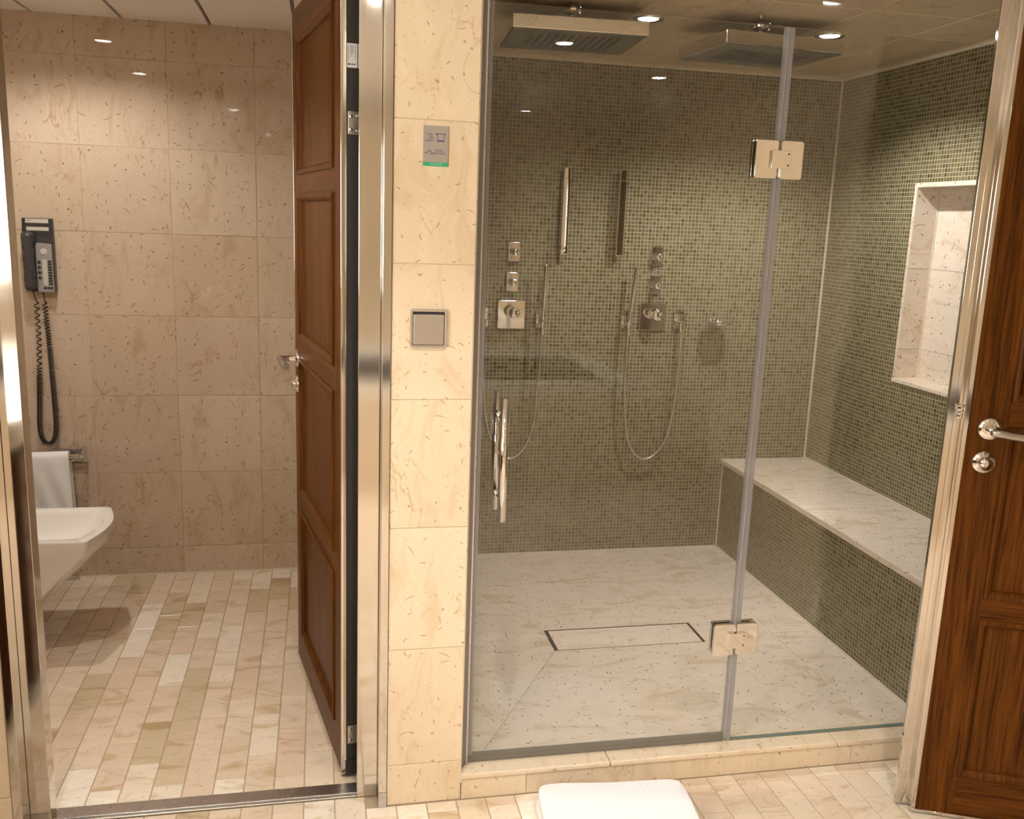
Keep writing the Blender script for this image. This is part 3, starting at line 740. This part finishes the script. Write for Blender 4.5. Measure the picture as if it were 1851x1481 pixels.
def smooth_path(pts, n=8):
    out = []
    P_ = [Vector(p) for p in pts]
    for i in range(len(P_) - 1):
        p0 = P_[max(i - 1, 0)]; p1 = P_[i]; p2 = P_[i + 1]; p3 = P_[min(i + 2, len(P_) - 1)]
        for k in range(n):
            t_ = k / n
            out.append(.5 * ((2 * p1) + (p2 - p0) * t_ + (2 * p0 - 5 * p1 + 4 * p2 - p3) * t_ ** 2 + (3 * p1 - p0 - 3 * p2 + p3) * t_ ** 3))
    out.append(P_[-1]); return out
def hand_shower(x, hose, label, lean):
    t = thing('hand_shower', label, 'hand shower', (x, YS, 1.0), 0, 'stick hand showers with long hoses')
    MB().tube([(0, -.050, .006), (lean * .25, -.052, .06), (lean, -.060, .262), (lean, -.060, .264)], [.0085, .0095, .0095, .008], 18).build('handset', 'chrome', t)
    MB().lathe([(.010, -.018), (.0095, .0), (.0085, .008)], (0, -.050, 0), (0, 0, 1), 16).build('hose_nut', 'chrome', t)
    MB().tube(smooth_path([(a - x, -.050 + c, z - 1.0) for a, z, c in hose]), .0058, 10).build('hose', 'satin', t)
hand_shower(0.8035, [(0.8035, .985, 0), (.800, .88, 0), (.793, .766, 0), (.786, .63, .002), (.752, .515, .004), (.687, .463, .006), (.625, .515, .006), (.585, .63, .006), (.570, .80, .012), (.566, .95, .018), (.566, 1.01, .020)],
            'stick hand shower with looping hose hanging behind the door handle', .004)
hand_shower(1.1685, [(1.1685, .985, 0), (1.1685, .88, 0), (1.170, .74, 0), (1.189, .575, .002), (1.226, .485, .003), (1.279, .4525, .004), (1.330, .478, .005), (1.3717, .549, .006), (1.395, .68, .008), (1.404, .79, .010), (1.408, .95, .014), (1.4085, 1.01, .016)],
            'stick hand shower with U-shaped hose beside the dark thermostat', .018)
def holder(x, z, label):
    t = thing('shower_holder', label, 'holder', (x, YS, z), 0, 'hand shower wall holders')
    MB().prism(rrect(.036, .076, .006), -.010, -.0002, 'y').build('plate', 'chrome', t, bev=.002)
    MB().box(-.012, -.038, -.024, .012, -.010, .014).build('arm', 'chrome', t, bev=.003)
    MB().tube([(.010 * math.cos(a) * 1.25, -.050 + .0125 * math.sin(a), -.008) for a in [2 * PI * k / 20 for k in range(20)]], .0035, 8, closed=True).build('cradle', 'chrome', t)
holder(0.8035, 1.045, 'hand shower wall holder right of the bright thermostat plate')
holder(1.1685, 1.045, 'hand shower wall holder left of the dark thermostat plate')
def outlet(x, z, label):
    t = thing('hose_outlet', label, 'outlet', (x, YS, z), 0, 'hose wall outlets')
    MB().prism(rrect(.044, .076, .006), -.012, -.0002, 'y').build('plate', 'chrome', t, bev=.002)
    MB().box(-.014, -.044, -.006, .014, -.012, .026).build('elbow', 'chrome', t, bev=.004, seg=3)
    MB().lathe([(.011, -.006), (.010, -.030), (.0075, -.044)], (0, -.034, 0), (0, 0, 1), 16).build('hose_nut', 'chrome', t)
outlet(0.566, 1.045, 'hose outlet half hidden by the grey door profile')
outlet(1.4045, 1.045, 'hose outlet between the dark thermostat and the soap dish')
sdish = thing('soap_dish', 'round glass soap dish in a chrome ring on the mosaic wall', 'soap dish', (1.560, YS, 1.040))
MB().lathe([(.020, 0), (.020, .008), (.017, .011), (0, .0112)], (0, -.0002, 0), (0, -1, 0), 24).build('wall_rosette', 'chrome', sdish)
MB().tube([(0, -.008, 0), (0, -.026, 0)], .007, 12).build('arm', 'chrome', sdish)
MB().tube([(.046 * math.cos(a), -.070 + .046 * math.sin(a), 0) for a in [2 * PI * k / 36 for k in range(36)]], .0052, 8, closed=True).build('ring', 'chrome', sdish)
MB().lathe([(0, -.012), (.030, -.012), (.044, -.004), (.062, .006), (.063, .008), (.060, .008), (.043, -.001), (.029, -.0085), (0, -.0085)], (0, -.070, 0), (0, 0, 1), 32).build('dish', 'soap_glass', sdish)

# ------------------------------------------------------------------ pillar: switch and towel sign
sw = thing('light_switch', 'square satin metal light switch on the marble pillar', 'switch', (0.1603, 0, 1.1870))
m = MB()
o_, i_ = rrect(.080, .084, .003, 3), rrect(.071, .075, .002, 3)
rows_ = [[(u, -.0003, v) for u, v in o_], [(u, -.006, v) for u, v in o_], [(u * .985, -.009, v * .985) for u, v in o_], [(u, -.0085, v) for u, v in i_], [(u, -.004, v) for u, v in i_]]
m.grid(rows_, smooth=False, closed_u=True)
m.build('frame', 'satin', sw)
B(-.037, -.005, -.039, .037, -.0003, .039).build('mount', 'gasket', sw)
MB().prism(rrect(.068, .067, .002, 3, 0, -.0025), -.0105, -.005, 'y').build('rocker', 'satin', sw, bev=.001)
def text(parent, s, x, z, size, y, mat, align='LEFT', nm='lettering'):
    c = bpy.data.curves.new(nm, 'FONT'); c.body = s; c.size = size; c.align_x = align; c.extrude = .0001
    t = bpy.data.objects.new(nm, c); COL.objects.link(t)
    dg = bpy.context.evaluated_depsgraph_get(); me = bpy.data.meshes.new_from_object(t.evaluated_get(dg))
    bpy.data.objects.remove(t)
    me.materials.clear(); me.materials.append(M[mat])
    o = bpy.data.objects.new(nm, me); COL.objects.link(o); o.parent = parent
    o.location = (x, y, z); o.rotation_euler = (PI / 2, 0, 0)
    return o
sg = thing('towel_sign', 'small grey towel-reuse sign with green stripe on the marble pillar', 'sign', (0.1693, 0, 1.5790))
B(-.0273, -.0022, -.0405, .0273, -.0003, .0420).build('plate', 'sign', sg, bev=.0004)
B(-.0273, -.0026, -.0415, .0273, -.0003, -.0335).build('stripe', 'green', sg)
YT = -.0024
for k, s in enumerate(('I WILL', 'USE', 'AGAIN')): text(sg, s, -.0055, .0225 - .0062 * k, .0056, YT, 'ink', 'RIGHT')
for k, s in enumerate(('PLEASE', 'REPLACE')): text(sg, s, -.0025, -.0105 - .0060 * k, .0056, YT, 'ink')
m = MB()  # hanging towel pictogram
m.box(.0000, YT, .0255, .0200, YT - .0002, .0267); m.box(-.0005, YT, .0240, .0030, YT - .0002, .0268); m.box(.0172, YT, .0240, .0205, YT - .0002, .0262)
m.box(.0025, YT, .0115, .0034, YT - .0002, .0260); m.box(.0168, YT, .0100, .0177, YT - .0002, .0260); m.box(.0025, YT, .0100, .0177, YT - .0002, .0128)
m.build('towel_pictogram', 'ink', sg)
m = MB()  # dropped towel pictogram
pth = [(-.0245, -.0145), (-.0180, -.0140), (-.0160, -.0095), (-.0120, -.0085), (-.0095, -.0120), (-.0120, -.0150), (-.0070, -.0175), (-.0040, -.0150), (-.0065, -.0120)]
for (a, b2), (c, d) in zip(pth, pth[1:]):
    m.tube([(a, YT, b2), (c, YT, d)], .0006, 5)
m.build('floor_towel_pictogram', 'ink', sg)
m = MB(); m.box(-.011, -.0026, -.0362, .016, -.0028, -.0355); m.box(-.012, -.0026, -.0388, .013, -.0028, -.0381)
m.build('fine_print', 'ink_light', sg)

# ------------------------------------------------------------------ telephone
ph = thing('wall_telephone', 'grey wall telephone with dark handset and long coiled cord', 'telephone', (-1.067, YW, 1.110))
B(-.049, -.030, .004, .050, -.0003, .205).build('base', 'phone_dark', ph, bev=.004, seg=3)
MB().prism([(-.048, 0.0), (-.006, 0.0), (-.030, .010), (-.030, .0)], .0, .0) if False else None
top = MB()
top.prism([(-.004, .200), (-.030, .200), (-.024, .266), (-.004, .266)], -.051, .049, 'x')
tp = top.build('head_panel', 'black', ph, bev=.0015)
def strip_at(z0, z1, x0, x1, nm, mat):
    f = lambda z: -.030 + (z - .200) / .066 * .006
    mm = MB(); i = mm.add([(x0, f(z0) - .0006, z0), (x1, f(z0) - .0006, z0), (x1, f(z1) - .0006, z1), (x0, f(z1) - .0006, z1)])
    j = mm.add([(x0, f(z0) + .001, z0), (x1, f(z0) + .001, z0), (x1, f(z1) + .001, z1), (x0, f(z1) + .001, z1)])
    mm.face([i, i + 1, i + 2, i + 3])
    for k in range(4): l = (k + 1) % 4; mm.face([j + k, j + l, i + l, i + k])
    mm.build(nm, mat, tp)
strip_at(.2495, .2640, -.039, .037, 'label_strip', 'phone_pale'); strip_at(.2225, .2355, -.036, .038, 'label_strip', 'phone_pale'); strip_at(.256, .2585, -.036, -.019, 'maker_mark', 'black')
kp = MB().prism([(-.008, .004), (.046, .004), (.047, .010), (.0455, .176), (-.004, .180), (-.008, .170)], -.036, -.029, 'y').build('keypad_panel', 'phone_grey', ph, bev=.0015)
B(.012, -.0368, .028, .0275, -.0360, .121).build('number_label', 'phone_pale', kp)
for k in range(9):
    B(.0305, -.0385, .0305 + .0101 * k, .0432, -.0360, .0370 + .0101 * k).build('key', 'black', kp, bev=.0006)
for k in range(3): B(.0125 + .011 * k, -.0380, .0150, .0215 + .011 * k, -.0360, .0225).build('key', 'black', kp, bev=.0006)
for k in range(4): MB().lathe([(.0062, 0), (.0055, .0025), (0, .003)], (.0015, -.036, .056 + .0185 * k), (0, -1, 0), 14).build('key', 'phone_dark', kp)
MB().lathe([(.0125, 0), (.012, .0012), (.006, .0006), (0, .0006)], (.018, -.0358, .148), (0, -1, 0), 24).build('speaker', 'phone_pale', kp)
# handset: arched grip with fuller ear and mouth ends
m = MB(); rws = []
for k in range(25):
    s = k / 24; z = .008 + .212 * s
    e_ = abs(2 * s - 1)
    end = math.sqrt(max(0.0, 1 - max(0, (e_ - .86) / .14) ** 2)) if e_ > .86 else 1.0
    rx = (.0185 + .004 * e_ ** 2) * (0.35 + .65 * end); ry = (.015 + .008 * e_ ** 3) * (0.3 + .7 * end)
    yc = -.058 + .010 * e_ ** 2
    rws.append([(-.0285 + .002 * (1 - s) + rx * math.cos(a), yc + ry * math.sin(a), z) for a in [2 * PI * q_ / 20 for q_ in range(20)]])
b = m.grid(rws, closed_u=True)
m.face([b[0] + k for k in range(20)][::-1], True); m.face([b[-1] + k for k in range(20)], True)
m.build('handset', 'phone_dark', ph)
# coiled cord
def coil(path, pitches, rad, wire):
    P_ = smooth_path(path, 40); out = []; ph_ = 0.0
    tot = sum((P_[i + 1] - P_[i]).length for i in range(len(P_) - 1)); acc = 0
    pos = 0.0; seg = 0; segacc = 0.0
    lens = [(P_[i + 1] - P_[i]).length for i in range(len(P_) - 1)]
    while pos < tot:
        while seg < len(lens) - 1 and segacc + lens[seg] < pos: segacc += lens[seg]; seg += 1
        f = (pos - segacc) / max(lens[seg], 1e-9); p = P_[seg].lerp(P_[seg + 1], f)
        d = (P_[seg + 1] - P_[seg]).normalized(); u = Vector((0, 1, 0)); v = d.cross(u).normalized()
        pt = pitches(pos / tot)
        out.append(p + rad * (math.cos(ph_) * v + math.sin(ph_) * u))
        ph_ += 2 * PI / 9; pos += pt / 9
    return MB().tube(out, wire, 5)
bx = -1.067
cpath = [(-1.0855 - bx, -.030, -.035), (-1.0850 - bx, -.028, -.15), (-1.0905 - bx, -.026, -.26), (-1.0980 - bx, -.026, -.40), (-1.1030 - bx, -.026, -.495), (-1.096 - bx, -.026, -.545), (-1.077 - bx, -.026, -.566),
         (-1.056 - bx, -.026, -.548), (-1.0465 - bx, -.026, -.495), (-1.0465 - bx, -.026, -.40), (-1.0500 - bx, -.026, -.26), (-1.0530 - bx, -.028, -.15), (-1.0580 - bx, -.030, -.035)]
def pit(s):
    if s < .215: return .0225
    if s < .25: return .012
    if s < .72: return .0062
    return .0062 + (s - .72) / .28 * .0075
coil(cpath, pit, .0075, .0023).build('coiled_cord', 'black', ph)
MB().tube([(-.024, -.045, .012), (-.021, -.036, -.012), (-.0185, -.030, -.030), (-.0110, -.030, -.036)], .0023, 6).tube([(.004, -.020, .006), (.007, -.024, -.012), (.010, -.030, -.030), (.0165, -.030, -.036)], .0023, 6).build('cord_lead', 'black', ph)

# ------------------------------------------------------------------ towel rail and hand towel
tr_ = thing('towel_rail', 'chrome towel rail low on the marble wall beside the bidet', 'towel rail', (-1.08, YW, 0.497))
m = MB(); m.tube([(-.235, -.058, .006), (.126, -.058, .006)], .0085, 16); m.build('bar', 'chrome', tr_)
for s in (-.245, .122):
    MB().prism([(-.0003, -.032), (-.0003, .030), (-.012, .030), (-.064, .017), (-.072, .006), (-.064, -.006), (-.014, -.032)], s, s + .010, 'x').build('bracket', 'chrome', tr_, bev=.0015)
B(.005, -.012, -.026, .122, -.0003, .024).build('back_plate', 'brushed', tr_, bev=.001)
m = MB(); m.tube([(.020, -.052, -.016), (.090, -.054, -.012), (.126, -.030, .008)], .003, 8); m.build('brace', 'chrome', tr_)
def cloth(points_fn, nu, nv): 
    return [[points_fn(i / nu, j / nv) for i in range(nu + 1)] for j in range(nv + 1)]
ht = thing('hand_towel', 'white hand towel hanging folded over the low chrome rail', 'towel', (-1.076, YW - .058, 0.503))
m = MB(); prof = []
R0, R1 = .0105, .0215
outer = [(-R1, -.285 + .285 * k / 12) for k in range(13)] + [(-R1 * math.cos(PI * k / 8), R1 * math.sin(PI * k / 8)) for k in range(1, 9)] + [(R1, -.22 * k / 8) for k in range(1, 9)]
inner = [(R0, -.22 + .22 * k / 8) for k in range(9)] + [(R0 * math.cos(PI * k / 8), R0 * math.sin(PI * k / 8)) for k in range(1, 9)] + [(-R0, -.285 * k / 12) for k in range(1, 13)]
loop = outer + inner
rws = []
for j in range(25):
    s = j / 24; x = -.078 + .156 * s
    rws.append([(x + .006 * (-zz) / .28 * (s - .3) * 2, yy + (-.004 * math.sin(9 * x * 10 + 3 * zz * 8) - .003 * math.sin(40 * x)) * min(1, max(0, -zz * 8)) * (1 if yy < 0 else -.3), zz - (.004 * (1 - s))) for yy, zz in loop])
b = m.grid(rws, closed_u=True, flip=True)
m.face([b[0] + k for k in range(len(loop))]); m.face([b[-1] + k for k in range(len(loop))][::-1])
m.build('cloth', 'towel', ht)

# ------------------------------------------------------------------ bidet
bd = thing('bidet', 'white wall-hung ceramic bidet with angled underside', 'bidet', (-1.08, 1.085, 0.395))
YC = 1.085; XWALL = -1.349
def bid(z, xf, wv, sag=.036, rc=.016, xb=XWALL, yo=0.0):
    """plan outline at height z: straight flanks, small corner radius, gently bowed front reaching xf"""
    pts = [(xb, -wv)]; xs = xf - sag
    for k in range(5):
        a = -PI / 2 + (PI / 2 - .30) * k / 4
        pts.append((xs - rc + rc * math.cos(a) + .004, -wv + rc + rc * math.sin(a)))
    for k in range(1, 10):
        u = -1 + 2 * k / 10.0
        pts.append((xs + sag * (1 - u * u) + .002, (wv - rc) * u))
    for k in range(5):
        a = .30 + (PI / 2 - .30) * k / 4
        pts.append((xs - rc + rc * math.cos(a) + .004, wv - rc + rc * math.sin(a)))
    pts.append((xb, wv))
    return [(x + 1.08, y, z - .395) for x, y in pts]
lv = [bid(.045, -1.085, .150), bid(.050, -1.065, .157), bid(.185, -.928, .172), bid(.335, -.778, .181), bid(.345, -.768, .182), bid(.389, -.7615, .1825),
      bid(.3935, -.7625, .1815), bid(.395, -.765, .180)]
lv += [bid(.395, -.790, .152, .034, .02, -1.22), bid(.3925, -.7925, .149, .034, .022, -1.215), bid(.380, -.797, .143, .034, .03, -1.21), bid(.345, -.812, .130, .034, .05, -1.20), bid(.320, -.84, .112, .03, .06, -1.18), bid(.312, -.90, .08, .02, .05, -1.12)]
m = MB(); b = m.grid(lv, closed_u=True)
nn_ = len(lv[0]); m.face([b[-1] + k for k in range(nn_)], True); m.face([b[0] + k for k in range(nn_)][::-1])
for q_, f_ in enumerate(m.f): pass
bo = m.build('bowl', 'ceramic', bd)
ed = bo.modifiers.new('split', 'EDGE_SPLIT'); ed.split_angle = math.radians(38)
MB().lathe([(.018, .0), (.018, .004), (.010, .005), (0, .004)], (.10, 0, -.0945), (0, 0, 1), 20).build('waste', 'chrome', bd)
MB().lathe([(.020, 0), (.020, .05), (.015, .065)], (-.19, 0, 0), (0, 0, 1), 20).tube([(-.19, 0, .05), (-.13, 0, .075), (-.09, 0, .070)], .010, 12).build('tap', 'chrome', bd)

# ------------------------------------------------------------------ folded bath towel on the floor
bt = thing('bath_towel', 'thick folded white bath towel lying before the shower curb', 'towel', (0.620, -0.232, 0.0), math.radians(-4.0))
def pillow(hx, hy, z0, z1, seed, mb, fold_left=True):
    rnd = random.Random(seed); ph1, ph2 = rnd.uniform(0, 6), rnd.uniform(0, 6)
    rws = []; n = 40
    hz = (z1 - z0) / 2; zc = (z0 + z1) / 2
    lat = 14
    for j in range(lat + 1):
        a = -PI / 2 + PI * j / lat
        cz = abs(math.sin(a)) ** .45 * (1 if a > 0 else -1); cr = abs(math.cos(a)) ** .18
        row = []
        for k in range(n * 2):
            th_ = 2 * PI * k / (2 * n); c, s = math.cos(th_), math.sin(th_)
            ee = .16
            x = hx * (1 if c > 0 else -1) * abs(c) ** ee * (cr * .045 / .045 if False else 1); y = hy * (1 if s > 0 else -1) * abs(s) ** ee
            inset = hz * 0.9 * (1 - math.cos(a) ** .8)
            f = max(0.0, 1 - inset / min(hx, hy)) if abs(a) < PI / 2 - .01 else 0.0
            x *= (1 - inset / hx); y *= (1 - inset / hy)
            wob = .0022 * math.sin(16 * x + ph1) + .0018 * math.sin(22 * y + ph2)
            row.append((x + .0020 * math.sin(30 * y + ph1), y + .0012 * math.sin(26 * x + ph2), zc + hz * cz + (wob if a > 0 else 0)))
        rws.append(row)
    b = mb.grid(rws, closed_u=True)
    # top and bottom caps as fans
    for ring, up_ in ((b[-1], True), (b[0], False)):
        pts = [mb.v[ring + k] for k in range(2 * n)]
        prev = ring; pr_pts = pts
        for sc in (.75, .5, .25):
            nr = mb.add([(p[0] * sc, p[1] * sc, p[2] + (.0015 * math.sin(17 * p[0] * sc + 9 * p[1] * sc) if up_ else 0)) for p in pts])
            for k in range(2 * n):
                l = (k + 1) % (2 * n); q_ = (prev + k, prev + l, nr + l, nr + k); mb.face(q_ if up_ else q_[::-1], True)
            prev = nr
        cc = mb.add([(0, 0, sum(p[2] for p in pts) / len(pts))])
        for k in range(2 * n):
            l = (k + 1) % (2 * n); q_ = (prev + k, prev + l, cc); mb.face(q_ if up_ else q_[::-1], True)
m = MB(); pillow(.190, .185, .0005, .024, 3, m); m.build('lower_fold', 'towel', bt)
m = MB(); pillow(.188, .183, .022, .047, 5, m); m.build('upper_fold', 'towel', bt)
m = MB()
for xx in (.078, .092):
    m.tube([(xx, y, .0468 + .001 * math.sin(22 * y)) for y in [-.165 + .33 * k / 20 for k in range(21)]], .0022, 6)
m.build('woven_band', 'towel', bt)

# ------------------------------------------------------------------ entry room furniture (mirrored in the steel frame and glass)
va = thing('vanity', 'dark wooden vanity with white basin top mirrored in the steel door frame', 'vanity', (-1.24, -1.22, 0))
vx = -0.895
rel(B(XL + .003, -1.95, .06, vx, -.50, .76).build('cabinet', 'vanity_wood', bev=.002), va)
rel(B(XL + .003, -1.90, 0, vx - .05, -.55, .06).build('plinth', 'black'), va)
for i, (ya, yb) in enumerate(((-.965, -.515), (-1.435, -.985), (-1.935, -1.455))):
    for za, zb_ in ((.075, .285), (.295, .505), (.515, .745)):
        dw = rel(B(vx, ya, za, vx + .018, yb, zb_).build('drawer', 'vanity_wood', bev=.002), va)
        kn = MB().lathe([(.006, 0), (.006, .012), (.014, .020), (.015, .026), (.010, .031), (0, .032)], (vx + .018, yb - .10, (za + zb_) / 2), (1, 0, 0), 16).build('knob', 'chrome'); kn.parent = dw
m = MB(); rws = []
for z, gg in ((.76, -.02), (.775, .02), (.80, .045), (.835, .05), (.86, .045)):
    rws.append([(XL + .003, -1.97, z), (vx + gg - .04, -1.97 - gg * .2, z), (vx + gg, -1.93, z), (vx + gg + .02, -1.4, z), (vx + gg + .02, -.95, z), (vx + gg, -.53, z), (vx + gg - .04, -.48 + gg * .2, z), (XL + .003, -.48, z)])
b = m.grid(rws, closed_u=True, smooth=True); m.face([b[-1] + k for k in range(8)]); m.face([b[0] + k for k in range(8)][::-1])
rel(m.build('basin_top', 'ceramic'), va)
lm = thing('lit_mirror', 'brightly lit wall panel by the vanity glowing in the door frame', 'mirror', (XL, -2.0, 1.4))
rel(B(XL + .003, -3.05, 1.08, XL + .03, -0.95, 1.78).build('frame', 'satin', bev=.002), lm)
rel(B(XL + .03, -3.02, 1.11, XL + .034, -0.98, 1.75).build('lit_face', 'lit_mirror'), lm)
tub = thing('bathtub', 'white bathtub in a marble surround mirrored in the shower glass', 'bathtub', (0.6, -3.5, 0))
rel(B(-1.2, YBACK + .003, 0, XR - .004, -2.62, .50).build('surround', 'marble', bev=.003), tub)
m = MB(); rws = []
for z, ins in ((.5005, -.02), (.55, -.02), (.555, 0.0), (.553, .07), (.50, .12)):
    rws.append([(0.6 + (1.15 - ins) * sx, -3.5 + (.72 - ins) * sy, z) for sx, sy in ((-1, -1), (1, -1), (1, 1), (-1, 1))])
b = m.grid(rws, closed_u=True, smooth=False); m.face([b[-1] + k for k in range(4)])
rel(m.build('tub', 'ceramic', bev=.006), tub)
